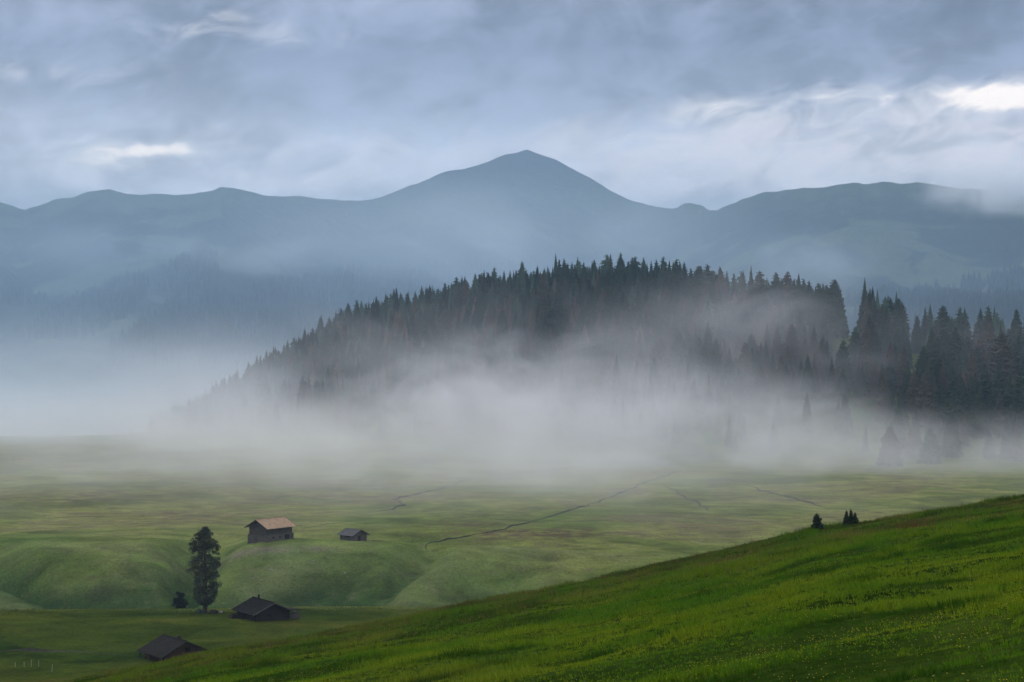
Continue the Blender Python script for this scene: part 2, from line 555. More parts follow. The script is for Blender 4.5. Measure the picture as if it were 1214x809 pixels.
mus = np.concatenate([np.linspace(-.85, -.29, 90, endpoint=False), np.linspace(-.29, .29, 640), np.linspace(.29, .85, 91)[1:]])
tr = np.concatenate([np.linspace(-.04, 1, 170), np.linspace(1, 1.5, 26)[1:]])
U2, T2 = np.meshgrid(mus, tr)
ryy = np.interp(CX + F * U2, *RYD)
Y2 = 2450 + T2 * (ryy - 2450)
Z2 = np.maximum(MZ(U2, Y2), -300)
Z2 = Z2 + 9 * np.clip((1 - T2) * 8, .12, 1) * fbm(U2 * Y2 / 60, Y2 / 70, 91, 4)
Z2 = Z2 + 10 * sstep(.8, 1, T2) * fbm(U2 * 55, U2 * 0 + 3, 93, 5, .6) * (1 - .7 * np.exp(-((U2 - .008) / .02) ** 2))
idx = np.arange(U2.size).reshape(U2.shape)
quads = np.stack([idx[:-1, :-1], idx[:-1, 1:], idx[1:, 1:], idx[1:, :-1]], -1).reshape(-1, 4)
mt = mesh_np('mountain_range', np.stack([U2 * Y2, Y2, Z2], -1).reshape(-1, 3), quads, M['mountain'], True)
tag(mt, 'blue hazy mountain range with one pointed summit', 'mountains', kind='structure')


# ------------------------------------------------------------------ conifer meshes
def conifer_arrays(h, rad, whorls, per, seed, base=0.10, droop=.38, wide=.34, power=.85, ragged=.25, sub=True):
    """unit crown of drooping fronds: verts, tris"""
    g = np.random.default_rng(seed)
    V = []; Fc = []

    def tri(a, b, c):
        k = len(V); V.extend((a, b, c)); Fc.append((k, k + 1, k + 2))
    ph = g.uniform(0, 6.28)
    lop = g.uniform(0, .18)
    for i in range(whorls):
        f = i / (whorls - 1)
        z0 = h * (base + (1 - base) * f ** 0.95)
        r = rad * ((1 - f) ** power * (0.9 + 0.1 * math.sin(3 * f + ph)) + 0.02)
        r *= min(1.0, 0.55 + f * 6)
        n = max(3, int(per * (0.55 + 0.6 * (1 - f))))
        for j in range(n):
            a = ph + i * 2.4 + 6.283 * (j + g.uniform(-.35, .35)) / n
            rr = r * g.uniform(1 - ragged, 1 + ragged * .6) * (1 + lop * math.cos(a - ph))
            if g.random() < .06:
                rr *= .45
            zz = z0 + g.uniform(-.5, .5) * h / whorls
            dr = droop * rr * g.uniform(.6, 1.3) * (1 - f * .75)
            ca, sa = math.cos(a), math.sin(a)
            w = wide * rr * g.uniform(.8, 1.2)
            b = (0, 0, zz + .10 * rr)
            tip = (ca * rr, sa * rr, zz - dr + .06 * rr)
            m = .58
            L = (ca * rr * m - sa * w, sa * rr * m + ca * w, zz - dr * .85 - .10 * rr)
            Rr = (ca * rr * m + sa * w, sa * rr * m - ca * w, zz - dr * .85 - .10 * rr)
            mid = (ca * rr * m, sa * rr * m, zz - dr * .35 + .05 * rr)
            tri(b, mid, L); tri(b, Rr, mid); tri(mid, tip, L); tri(mid, Rr, tip)
            if sub:
                hz = zz - dr - g.uniform(.18, .4) * rr
                tri(mid, tip, (ca * rr * .8, sa * rr * .8, hz))
                tri(L, (ca * rr * .3, sa * rr * .3, zz), (L[0] * .9, L[1] * .9, L[2] - .25 * rr))
    # dense inner boughs
    for (fa, fb) in ((0.0, .45), (.3, .75), (.6, .985)):
        za = h * (base + (1 - base) * fa); zb = h * (base + (1 - base) * fb)
        ra = rad * .62 * (1 - fa) ** power * (.55 if fa == 0 else 1); ns = 9
        for j in range(ns):
            a1 = 6.283 * j / ns + fa * 5; a2 = 6.283 * (j + 1) / ns + fa * 5
            tri((ra * math.cos(a1), ra * math.sin(a1), za - g.uniform(0, .05) * h), (ra * math.cos(a2), ra * math.sin(a2), za - g.uniform(0, .05) * h), (0, 0, zb))
    # leader
    tri((.0, .03, h * .96), (.03, -.02, h * .96), (0, 0, h * 1.015))
    tri((.0, .03, h * .96), (-.03, -.02, h * .96), (0, 0, h * 1.015))
    return np.array(V, np.float32), np.array(Fc, np.int32)


def trunk_mb(h, r):
    mb = MB()
    pts = [(0, 0, -1.0, r * 1.35), (0, 0, .25, r * 1.1), (.02, .01, h * .35, r * .78), (0, .02, h * .7, r * .4), (0, 0, h * .97, r * .06)]
    for a, b in zip(pts[:-1], pts[1:]):
        mb.tube(a[:3], b[:3], a[3], b[3], 7)
    return mb


def mesh_only(name, V, Fc, mat):
    o = mesh_np(name, V, Fc, mat)
    me = o.data
    bpy.data.objects.remove(o)
    return me


SPR = []      # (crown mesh, trunk mesh) of unit-ish spruces 24 m tall
for s in range(8):
    hgt = 24.0
    rad = [4.6, 5.2, 4.2, 5.6, 4.9, 4.2, 5.4, 5.8][s]
    V, Fc = conifer_arrays(hgt, rad, 40, 9, 100 + s, droop=.8, wide=.40, base=[.08, .12, .06, .10, .16, .1, .05, .14][s], power=[.8, .62, .9, .55, .72, .82, .5, .58][s], ragged=.32)
    cm = mesh_only('crown', V, Fc, M['spruce'])
    tm = trunk_mb(hgt, .32).build('trunk', M['bark']); tme = tm.data; bpy.data.objects.remove(tm)
    SPR.append((cm, tme))
MASSV = [conifer_arrays(24.0, r_, 24, 7, 200 + i, power=p_, sub=False, ragged=.2, droop=.8, wide=.42) for i, (r_, p_) in enumerate(((4.6, .8), (5.6, .6), (4.2, .9), (6.0, .55), (5.2, .68), (5.4, .75)))]

# ------------------------------------------------------------------ where the forest trees stand
sp = 7.6
gx, gy = np.meshgrid(np.arange(-330, 420, sp), np.arange(790, 1500, sp))
gx = gx + rng.uniform(-.48, .48, gx.shape) * sp; gy = gy + rng.uniform(-.48, .48, gy.shape) * sp
gx = gx.ravel(); gy = gy.ravel()
gp = pxof(gx, gy); gt = hill_t(gp, gy)
keep = (gp > 176) & (gp < 1290) & (gt > .07) & (gt < 1.14)
dens = np.ones_like(gp)
dens = np.where(gp < 290, .55, dens)
dens = np.where((gt < .30) & (gp > 840), .3 + .35 * sstep(1060, 1120, gp), dens)
dens = np.where((gt < .18) & (gp <= 840), .35, dens)
clump = fbm(gx / 22, gy / 22, 61, 2)
dens = dens * np.where((gp > 900) & (gt < .5), (clump > -.05) * 1.0 + .15, 1.0)
# gaps on the crest and the little glade
dens = np.where((np.abs(gp - 1004) < 9.5) & (gt > .52), 0, dens)
dens = np.where((np.abs(gp - 985) < 30) & (gt > .72) & (gt < .84), 0, dens)
dens = np.where((np.abs(gp - 1087) < 13) & (gt > .52) & (gt < .95), 0, dens)
dens = np.where((np.abs(gp - 1080) < 6) & (gt > .5), 0, dens)
dens = np.where((gp > 1070) & (gt > .93), dens * .8, dens)
keep &= rng.random(len(gp)) < dens
gx, gy, gp, gt = gx[keep], gy[keep], gp[keep], gt[keep]
gz = H(gx, gy)
gh = (rng.normal(20, 3.6, len(gx)) + 4.0 * sstep(.6, .95, gt)).clip(11, 29)
gh *= np.where(gp < 300, .62 + .3 * sstep(180, 320, gp), 1.0)
gh *= 1 + .24 * fbm(gx / 16, gy / 16, 63, 2)
gh *= np.where(gt < .22, rng.uniform(.55, .95, len(gx)), 1)
gh = np.where((np.abs(gp - 1038) < 26) & (gt > .8), gh * 1.16, gh)

# how much of each tree shows from the camera
order = np.argsort(gy)
colmin = np.full(1400, 560.0)
vis = np.zeros(len(gx)); visc = np.zeros(len(gx))
for i in order:
    w = 4.4 * F / gy[i]; top = pyof(gy[i], gz[i] + gh[i])
    a = int(max(0, gp[i] - w)); b = int(min(1399, gp[i] + w))
    if b <= a:
        continue
    cols = np.arange(a, b + 1)
    tp = top + np.abs(cols - gp[i]) / w * gh[i] * F / gy[i]
    seen = np.maximum(0, colmin[cols] - tp); seen[cols > 1213] = 0
    vis[i] = seen.sum(); visc[i] = top
    colmin[cols] = np.minimum(colmin[cols], tp + 1)
misttop = np.interp(gp, [150, 300, 420, 530, 640, 760, 860, 950, 1050, 1214], [450, 440, 430, 405, 425, 420, 440, 470, 490, 500])
score = vis * (visc < misttop - 6) * (gp < 1222)
chosen = np.argsort(-score)[:296]
chosen = chosen[score[chosen] > 3]
isch = np.zeros(len(gx), bool); isch[chosen] = True


def forest_label(i):
    p, t = gp[i], gt[i]
    rows = {}
    if t > .86:
        if p < 430: return 'dark spruce on the descending left end of the wooded ridge skyline'
        if p < 600: return 'dark spruce on the rising left shoulder of the wooded ridge skyline'
        if p < 720: return 'dark spruce on the ridge skyline directly below the pointed mountain summit'
        if p < 860: return 'dark spruce on the highest hump of the wooded ridge skyline'
        if p < 935: return 'dark spruce on the ridge skyline where wisps of mist drift across'
        if p < 1000: return 'tall spruce in the clump just left of the narrow skyline gap'
        if p < 1070: return 'tall spruce in the broad clump just right of the narrow skyline gap'
        return 'dark spruce on the right end of the ridge, behind the small green glade'
    if t > .55:
        if p < 560: return 'dark spruce in the upper rows of the left forest flank'
        if p < 800: return 'dark spruce in the upper rows of the middle forest flank'
        if p < 1000: return 'dark spruce in the upper rows of the forest left of the skyline gap'
        return 'dark spruce in the upper rows of the forest around the green glade'
    if p < 620: return 'brownish dark spruce on the lower left forest flank just above the mist'
    if p < 900: return 'brownish dark spruce on the middle forest flank just above the brightest mist'
    if p < 1040: return 'dark spruce low on the slope below the narrow skyline gap'
    return 'dark spruce in the lower rows at the right end of the forest'


def put_tree(px_label, cat, group, x, y, z, h, var, rz, name='spruce', wide=1.0):
    r = thing(name, px_label, cat, (x, y, z), rz, group)
    s = h / 24.0
    r.scale = (s * wide, s * wide, s)
    cm, tm = SPR[var]
    for nm, me in (('crown', cm), ('trunk', tm)):
        c = bpy.data.objects.new(nm, me); COL.objects.link(c); c.parent = r
    return r


for i in chosen:
    put_tree(forest_label(i), 'spruce tree', 'spruces of the wooded hill', float(gx[i]), float(gy[i]), float(gz[i]), float(gh[i]),
             int(rng.integers(8)), float(rng.uniform(0, 6.28)), wide=float(rng.uniform(.85, 1.4)))

# the rest of the wood reads as one mass
rest = np.where(~isch)[0]
LV = []; LF = []; LC = []; off = 0
for i in rest:
    V, Fc = MASSV[int(rng.integers(len(MASSV)))]
    s = gh[i] / 24.0; a = rng.uniform(0, 6.28); ws = s * rng.uniform(.85, 1.4)
    c, sn = math.cos(a), math.sin(a)
    W = np.stack([(V[:, 0] * c - V[:, 1] * sn) * ws + gx[i], (V[:, 0] * sn + V[:, 1] * c) * ws + gy[i], V[:, 2] * s + gz[i]], 1)
    LV.append(W); LF.append(Fc + off); off += len(V)
    q = rng.random()
    base = np.array([.027, .046, .031]) * rng.choice([.5, .8, 1.1, 1.7])
    if q > .60 and gt[i] < .85:
        base = np.array([.092, .066, .048]) * rng.uniform(.4, 1.2)
    elif q < .05 and gt[i] < .5 and gp[i] > 900:
        base = np.array([.070, .100, .028])
    base = base * rng.uniform(.75, 1.35)
    LC.append(np.tile(base, (len(V), 1)) * rng.uniform(.8, 1.2, (len(V), 1)))
forest = mesh_np('forest', np.concatenate(LV), np.concatenate(LF), M['mass'], False, {'col': np.concatenate(LC)})
tag(forest, 'dense dark spruce forest covering the hill behind the mist', 'forest', kind='stuff')

# single trees at the foot of the wood, standing in the mist
foot = [(1055, 800, 17, 7, 'broad dim spruce standing alone in the mist at the foot of the wooded hill'),
        (1103, 812, 15, 3, 'low dim spruce in the mist right of the broad lone spruce')]
for (a, Y, h, v, lab) in foot:
    x, y, z = onground(a, Y)
    put_tree(lab, 'spruce tree', 'single spruces along the meadow edge', x, y, z, h, v, a * .7, wide=1.75)

LARCH = []
for s in range(2):
    V, Fc = conifer_arrays(12.0, 2.8, 20, 8, 300 + s, base=.06, power=.7, ragged=.35, droop=.2)
    LARCH.append(mesh_only('crown', V, Fc, M['larch']))
ltm = trunk_mb(12, .16).build('trunk', M['bark']); LT = ltm.data; bpy.data.objects.remove(ltm)
larches = [(1196, 870, 15, 'light green larch, largest of those in front of the dark wood at the right edge'),
           (1146, 868, 13, 'light green larch left of the largest one, in front of the dark wood'),
           (1163, 874, 12, 'slim light green larch between two other larches before the dark wood'),
           (1062, 880, 11, 'small light green larch below the green glade'),
           (1010, 890, 11, 'small light green larch below the narrow skyline gap')]
for k, (a, Y, h, lab) in enumerate(larches):
    x, y, z = onground(a, Y)
    r = thing('larch', lab, 'larch tree', (x, y, z), a, 'light green larches'); s = h / 12
    r.scale = (s, s, s)
    for nm, me in (('crown', LARCH[k % 2]), ('trunk', LT)):
        c = bpy.data.objects.new(nm, me); COL.objects.link(c); c.parent = r

# two young spruces on the crest of the near hillside
YS = []
for s in range(2):
    V, Fc = conifer_arrays(2.0, .95, 16, 10, 330 + s, base=.04, power=.6, ragged=.35, droop=.1, wide=.42)
    YS.append((V, Fc))
for (a, Y, h, sd, lab) in ((968, 126, 1.15, 0, 'rounded young spruce on the grassy crest, the left one of two'),
                           (1008, 127, 1.05, 1, 'forked young spruce on the grassy crest, the right one of two')):
    x, y, z = onground(a, Y)
    r = thing('young_spruce', lab, 'spruce tree', (x, y, z), 0, 'young spruces on the crest')
    V, Fc = YS[sd]
    V = V * (h / 2.0)
    if sd == 1:
        V2 = V * np.array([.62, .62, .92]); parts = [V2 + (-.25, 0, .0), V2[:, [1, 0, 2]] + (.05, .05, .06), V2 * np.array([1, 1, .85]) + (.32, 0, .0)]
        Fc = np.concatenate([Fc + k * len(V) for k in range(3)]); V = np.concatenate(parts)
    mesh_np('crown', V, Fc, M['spruce'], parent=r)
    trunk_mb(h * .9, .035).build('trunk', M['bark'], r)

# ------------------------------------------------------------------ the lone stone pine and the bush beside it
def clump_tris(centres, radii, per, size, g, flat=.75, out=None):
    V = []
    for (c, rr) in zip(centres, radii):
        n = int(per)
        d = g.normal(size=(n, 3)); d /= np.linalg.norm(d, axis=1)[:, None]
        p = np.array(c) + d * rr * (g.random((n, 1)) ** .45) * np.array([1, 1, flat])
        q = d * .9 + np.array([0, 0, .45]) + g.normal(size=(n, 3)) * .35
        q /= np.linalg.norm(q, axis=1)[:, None]
        s = g.normal(size=(n, 3)); s -= (s * q).sum(1)[:, None] * q; s /= np.linalg.norm(s, axis=1)[:, None]
        L = size * g.uniform(.6, 1.5, (n, 1)); W = L * .28
        V.append(np.stack([p - s * W, p + s * W, p + q * L], 1).reshape(-1, 3))
    V = np.concatenate(V)
    return V, np.arange(len(V)).reshape(-1, 3)


g = np.random.default_rng(12)
bx, by, bz = hit(243, 727, 300)
pine = thing('stone_pine', 'tall lone stone pine standing on the terrace edge left of the dark hut', 'pine tree', (bx, by, bz))
PH = 16.3
cs = []; rs = []; limbs = MB()
prof = ([0, .10, .16, .25, .4, .55, .65, .72, .8, .9, .97, 1], [.0, .9, 1.8, 2.35, 2.65, 2.8, 2.65, 2.45, 2.3, 1.7, .95, .15])
for k in range(460):
    f = g.uniform(.10, 1.0)
    a = g.uniform(0, 6.28)
    rmax = np.interp(f, *prof) * (1 + .10 * math.sin(5 * a + 9 * f) * math.sin(14 * f + 2 * a))
    if math.cos(a - 3.1) > .6 and .67 < f < .71:
        rmax *= .7
    r = rmax * (g.uniform(.25, 1.0) ** .5 if g.random() < .85 else g.uniform(1.0, 1.22))
    z = f * PH
    cs.append((math.cos(a) * r, math.sin(a) * r, z)); rs.append(g.uniform(.24, .56))
    if k % 5 == 0:
        limbs.tube((0, 0, z - .5), (math.cos(a) * r, math.sin(a) * r, z), .06, .02, 5)
for k in range(16):
    cs.append((g.normal() * .25, g.normal() * .25, PH * g.uniform(.9, 1.0))); rs.append(.4)
V, Fc = clump_tris(cs, rs, 50, .25, g)
mesh_np('crown', V, Fc, M['pine'], parent=pine)
limbs.build('limb', M['bark'], pine)
trunk_mb(PH, .42).build('trunk', M['bark'], pine)

bx, by, bz = onground(213, 378); bz -= .5
bush = thing('juniper_bush', 'dark bushy conifer shrub half hidden behind the terrace edge left of the pine', 'shrub', (bx, by, bz))
cs = []; rs = []
for k in range(44):
    a = g.uniform(0, 6.28); f = g.random()
    r = 1.9 * (1 - f * .75) * g.random() ** .5
    cs.append((math.cos(a) * r, math.sin(a) * r, .3 + f * 3.4)); rs.append(g.uniform(.35, .65))
V, Fc = clump_tris(cs, rs, 90, .24, g)
mesh_np('crown', V, Fc, M['spruce_dark'], parent=bush)
mb = MB()
for k in range(6):
    a = k * 1.05
    mb.tube((0, 0, -.4), (math.cos(a) * .7, math.sin(a) * .7, 1.6), .06, .03, 5)
mb.tube((0, 0, -.4), (.1, 0, 3.2), .09, .03, 6)
mb.build('trunk', M['bark'], bush)

bx, by, bz = onground(214, 392)
sap = thing('bare_sapling', 'thin grey leafless sapling rising behind the dark shrub', 'sapling', (bx, by, bz))
mb = MB(); mb.tube((0, 0, -.5), (.1, 0, 9.0), .09, .02, 6)
for k in range(34):
    z = g.uniform(3.4, 8.8); a = g.uniform(0, 6.28); L = (9.6 - z) * .24 + .2
    mb.tube((0.05, 0, z), (math.cos(a) * L, math.sin(a) * L, z + L * .5), .02, .006, 4)
mb.build('trunk', M['bark'], sap)


# ------------------------------------------------------------------ stones
def rock(name, lab, loc, s, mat, seed, group=None, cat='boulder'):
    import bmesh
    bm = bmesh.new(); bmesh.ops.create_icosphere(bm, subdivisions=3, radius=1)
    gg = np.random.default_rng(seed); ax = gg.normal(size=(9, 3)); ax /= np.linalg.norm(ax, axis=1)[:, None]
    for v in bm.verts:
        p = np.array(v.co)
        for k in range(9):
            d = p @ ax[k] - .72
            if d > 0:
                p = p - ax[k] * d * .8
        v.co = p * np.array(s) + gg.normal(size=3) * .012 * s[0]
    me = bpy.data.meshes.new(name); bm.to_mesh(me); bm.free(); me.materials.append(mat)
    o = bpy.data.objects.new(name, me); COL.objects.link(o); o.location = loc
    return tag(o, lab, cat, group)


for k, (a, b) in enumerate(((299, 687), (322, 677), (310, 689), (371, 666), (409, 680))):
    x, y, z = hit(a, b, 400, 520)
    rock('boulder', 'small pale boulder lying on the green slope below the barn and the small hut', (x, y, z + .08), (.36, .28, .22), M['palestone'], 40 + k, 'pale boulders on the slope')
x, y, z = hit(253, 727, 300)
rock('boulder', 'dark rounded boulder lying right beside the pine trunk', (x, y, z + .2), (1.0, .6, .5), M['soil'], 51)
x, y, z = hit(261, 727, 300)
rock('boulder', 'small grey boulder at the right end of the stones by the pine', (x, y, z + .15), (.5, .4, .32), M['stone'], 52)
x, y, z = hit(237, 727, 300)
rock('grass_hummock', 'low dark green hummock at the left foot of the pine', (x, y, z + .1), (1.0, .7, .75), M['spruce'], 53, cat='hummock')
x, y, z = onground(362, 108)
x, y, z = hit(363, 754, 50, 140)
rock('boulder', 'tiny pale stone shining in the grass of the near hillside', (x, y, z + .05), (.12, .1, .1), M['palestone'], 54)


# ------------------------------------------------------------------ huts
def shingle_roof(W, L, zw, pitch, ov_side, ov_front, ov_back, th, mat, seed, courses=12, per=16):
    """two slopes of overlapping shingle courses; ridge along y, front gable at -L/2"""
    gg = random.Random(seed); mb = MB()
    rise = math.tan(pitch) * W / 2
    for sgn in (-1, 1):
        slope = (W / 2 + ov_side) / math.cos(pitch)
        step = slope / courses
        y0, y1 = -L / 2 - ov_front, L / 2 + ov_back
        rot = Matrix.Rotation(sgn * pitch, 3, 'Y')
        mb.box((sgn * (W / 2 + ov_side) / 2, (y0 + y1) / 2, zw + rise - math.tan(pitch) * (W / 2 + ov_side) / 2 + .02), (slope, y1 - y0 - .04, th * .6), rot)
        for c in range(courses):
            d = (c + .5) * step + .04
            n = per; w = (y1 - y0) / n
            for k in range(n):
                yy = y0 + (k + .5) * w
                cx = sgn * math.cos(pitch) * d; cz = zw + rise - math.sin(pitch) * d + th * .5 + gg.uniform(0, .025)
                r2 = Matrix.Rotation(sgn * (pitch - .045 + gg.uniform(-.015, .015)), 3, 'Y')
                mb.box((cx, yy, cz), (step * 1.18, w * .965, .045), r2)
    return mb.build('roof', mat), rise


def log_walls(mb, W, L, z0, z1, th=.24, lh=.30, seed=0, stick=.3):
    """stacked logs with crossing ends"""
    gg = random.Random(seed); z = z0; k = 0
    while z < z1 - .05:
        h = min(lh, z1 - z)
        j = gg.uniform(-.02, .02)
        e = stick if k % 2 == 0 else .0
        for s in (-1, 1):
            mb.box((0, s * (L / 2 - th / 2) + s * j, z + h / 2), (W + 2 * (stick if k % 2 == 0 else -th), th, h - .03))
            mb.box((s * (W / 2 - th / 2) + s * j, 0, z + h / 2), (th, L + 2 * (stick if k % 2 == 1 else -th), h - .03))
        z += h; k += 1


def gable_logs(mb, W, L, zw, rise, th=.22, lh=.28, ends=(-1, 1)):
    n = max(1, int(rise / lh))
    for k in range(n):
        za = zw + rise * k / n; h = rise / n
        half0 = W / 2 * (1 - k / n); half1 = W / 2 * (1 - (k + 1) / n)
        for s in ends:
            y = s * (L / 2 - th / 2)
            mb.prism([(-half0 + .02, za + .01), (half0 - .02, za + .01), (half1, za + h - .015), (-half1, za + h - .015)], y - th / 2, y + th / 2)


def vertical_boards(mb, W, L, z0, z1, rise, th=.10, bw=.32, seed=0):
    gg = random.Random(seed)
    n = int(W / bw); w = W / n
    for s in (-1, 1):
        for k in range(n):
            x = -W / 2 + (k + .5) * w
            top = z1 + rise * (1 - abs(x) / (W / 2)) - .02
            j = gg.uniform(-.015, .015)
            mb.box((x, s * (L / 2 - th / 2 + j), (z0 + top) / 2), (w * .95, th, top - z0 + gg.uniform(-.05, 0)))
        m = int((L - 2 * th) / bw); w2 = (L - 2 * th - .02) / m
        for k in range(m):
            y = -(L - 2 * th - .02) / 2 + (k + .5) * w2
            mb.box((s * (W / 2 - th / 2 + gg.uniform(-.015, .015)), y, (z0 + z1) / 2), (th, w2 * .95, z1 - z0))


def bargeboards(W, L, zw, pitch, ov_side, ov_front, ov_back, mat, parent, th=.06, d=.22):
    out = []; rise = math.tan(pitch) * W / 2
    slope = (W / 2 + ov_side) / math.cos(pitch)
    for yy in (-L / 2 - ov_front - .03, L / 2 + ov_back + .03):
        for s in (-1, 1):
            mb = MB()
            mb.box((s * (W / 2 + ov_side) / 2, yy, zw + rise - math.tan(pitch) * (W / 2 + ov_side) / 2 + .01), (slope, th, d), Matrix.Rotation(s * pitch, 3, 'Y'))
            mb.build('bargeboard', mat, parent)
    return


def hut_base(px, py, Y, rz):
    x = (px - CX) / F * Y
    return x, Y, float(H(np.array([x]), np.array([Y]))[0])


# --- barn with the orange roof
W, L, zb, zw, pit = 6.2, 9.0, 2.1, 4.1, R(28)
x, y, z = onground(321, 481)
barn = thing('barn', 'grey wooden barn with a new orange shingle roof', 'barn', (x, y, z - .3), R(-37))
mb = MB(); log_walls(mb, W + .5, L + .3, -1.2, zb, .3, .34, 1, .15); mb.box((0, 0, .2), (W - .4, L - .5, 2.6)); mb.build('log_base', M['logs'], barn)
mb = MB(); rise = math.tan(pit) * W / 2; vertical_boards(mb, W, L, zb + .02, zw, rise, seed=2); mb.build('board_wall', M['greywood'], barn)
rf, rise = shingle_roof(W, L, zw, pit, .85, .9, .7, .12, M['orange'], 3, 12, 18); rf.parent = barn
mb = MB(); mb.box((0, -.1, zw + rise + .16), (.26, L + 1.5, .07)); mb.build('ridge_board', M['orange'], rf)
bargeboards(W, L, zw, pit, .85, .9, .7, M['greywood'], rf)
mb = MB(); mb.box((-.9, -(L / 2 + .17), .75), (1.5, .10, 1.9)); d = mb.build('door', M['greywood'], barn)
mb = MB(); mb.box((-.3, -(L / 2 + .24), .8), (.06, .05, .3)); mb.build('handle', M['opening'], d)
mb = MB(); mb.box((W / 2 + .28, 2.4, 1.0), (.12, 1.6, 1.7)); mb.build('stable_door', M['opening'], barn)
for yy in (-2.6, -.2):
    mb = MB(); mb.box((W / 2 + .27, yy, 1.35), (.06, .6, .4)); w = mb.build('window', M['opening'], barn)
mb = MB(); mb.box((0, -(L / 2 + .03), 3.6), (1.0, .05, 1.1)); mb.build('loft_hatch', M['greywood'], barn)

# --- small grey hut to its right
W, L, zw, pit = 4.4, 5.0, 2.0, R(26)
x, y, z = onground(419, 489)
hut = thing('small_hut', 'small grey log hut with a grey roof right of the orange roofed barn', 'hut', (x, y, z - .2), R(46))
mb = MB(); log_walls(mb, W, L, -.8, zw, .22, .28, 4, .2); rise = math.tan(pit) * W / 2; gable_logs(mb, W, L, zw, rise); mb.build('wall', M['logs'], hut)
rf, rise = shingle_roof(W, L, zw, pit, .65, .6, .5, .10, M['greyshingle'], 5, 9, 12); rf.parent = hut
mb = MB(); mb.box((0, -.05, zw + rise + .13), (.24, L + 1.0, .06)); mb.build('ridge_board', M['greyshingle'], rf)
bargeboards(W, L, zw, pit, .65, .6, .5, M['darklogs'], rf)
mb = MB(); mb.box((-.3, -(L / 2 + .02), .85), (.9, .08, 1.6)); mb.build('door', M['darklogs'], hut)
mb = MB(); mb.box((-(W / 2 + .02), -.4, 1.55), (.07, 1.7, .45)); mb.build('window', M['opening'], hut)

# --- dark hut with a side shed
W, L, zw, pit = 6.9, 7.8, 1.9, R(24.5)
x, y, z = onground(312, 361)
dark = thing('dark_log_hut', 'black weathered log hut with a side shed on the terrace right of the pine', 'hut', (x, y, z - .1), R(33))
mb = MB(); log_walls(mb, W, L, -.8, zw, .24, .27, 6, .22); rise = math.tan(pit) * W / 2; gable_logs(mb, W, L, zw, rise); mb.build('wall', M['darklogs'], dark)
rf, rise = shingle_roof(W, L, zw, pit, 1.0, 1.1, .8, .12, M['darkshingle'], 7, 13, 16); rf.parent = dark
mb = MB(); mb.box((0, -.1, zw + rise + .16), (.26, L + 1.7, .07)); mb.build('ridge_board', M['darkshingle'], rf)
mb = MB(); mb.tube((.0, 1.9, zw + rise - .1), (.0, 1.9, zw + rise + .75), .16, .16, 10); mb.tube((0, 1.9, zw + rise + .75), (0, 1.9, zw + rise + .85), .26, .22, 10); mb.build('chimney', M['opening'], rf)
bargeboards(W, L, zw, pit, 1.0, 1.1, .8, M['logs'], rf)
mb = MB(); mb.box((-.6, -(L / 2 + .02), 1.15), (.8, .08, .55)); mb.build('window', M['opening'], dark)
mb = MB(); mb.box((-(W / 2 + .02), .6, .9), (.08, 1.0, 1.6)); mb.build('door', M['opening'], dark)
mb = MB()
for k in range(4):
    mb.box((W / 2 + 1.25, -(L / 2) + .15, .2 + k * .27), (2.2, .12, .24))
    mb.box((W / 2 + 2.3, -(L / 2) + 1.65, .2 + k * .27), (.12, 2.8, .24))
for xx in (W / 2 + .3, W / 2 + 1.25, W / 2 + 2.3):
    mb.box((xx, -(L / 2) + .15, .95), (.14, .14, 1.9 if xx > W / 2 + 1 else 2.1))
mb.box((W / 2 + 2.3, -(L / 2) + 3.0, .9), (.14, .14, 1.8))
shed = mb.build('side_shed', M['logs'], dark)
mb = MB(); mb.box((W / 2 + 1.2, -(L / 2) + 1.5, 1.86), (2.7, 3.5, .07), Matrix.Rotation(R(9), 3, 'Y')); mb.build('shed_roof', M['darkshingle'], shed)

# log pile left of the dark hut
bx, by, bz = hit(277, 733, 300)
wp = thing('log_pile', 'low dark pile of logs at the left corner of the black hut', 'log pile', (bx, by, bz - .05), R(33))
for k, (xx, zz) in enumerate(((-.6, .2), (-.2, .2), (.2, .2), (.6, .2), (-.4, .54), (0, .54), (.4, .54), (-.2, .88), (.2, .86))):
    mb = MB(); mb.tube((xx, -.75 + .1 * (k % 3), zz), (xx + .03, .85 - .08 * (k % 2), zz), .19, .17, 9)
    mb.build('log', M['darklogs'], wp)

# --- lowest hut behind the near hillside
W, L, zw, pit = 7.0, 7.6, 1.75, R(25.5)
x, y, z = onground(207, 316)
low = thing('low_hut', 'dark hut with brown log gable half hidden behind the near grassy hillside', 'hut', (x, y, z - .1), R(36))
mb = MB(); log_walls(mb, W, L, -1.0, zw, .24, .27, 8, .2); rise = math.tan(pit) * W / 2; gable_logs(mb, W, L, zw, rise); mb.build('wall', M['brownlogs'], low)
rf, rise = shingle_roof(W, L, zw, pit, 1.2, .8, .6, .12, M['darkshingle'], 9, 13, 16); rf.parent = low
mb = MB(); mb.box((0, -.1, zw + rise + .16), (.26, L + 1.2, .07)); mb.build('ridge_board', M['darkshingle'], rf)
mb = MB(); mb.box((.25, -1.2, zw + rise + .1), (.45, .45, .8)); mb.box((.25, -1.2, zw + rise + .54), (.6, .6, .08)); mb.build('chimney', M['soil'], rf)
bargeboards(W, L, zw, pit, 1.2, .8, .6, M['darklogs'], rf)
mb = MB(); mb.box((.5, -(L / 2 + .02), 2.0), (.9, .08, .7)); mb.build('window', M['opening'], low)
for yy in (-L / 2 - .45, 0, L / 2):
    mb = MB(); mb.box((-(W / 2 + .95), yy, .3), (.2, .2, 2.2)); mb.build('porch_post', M['darklogs'], low)

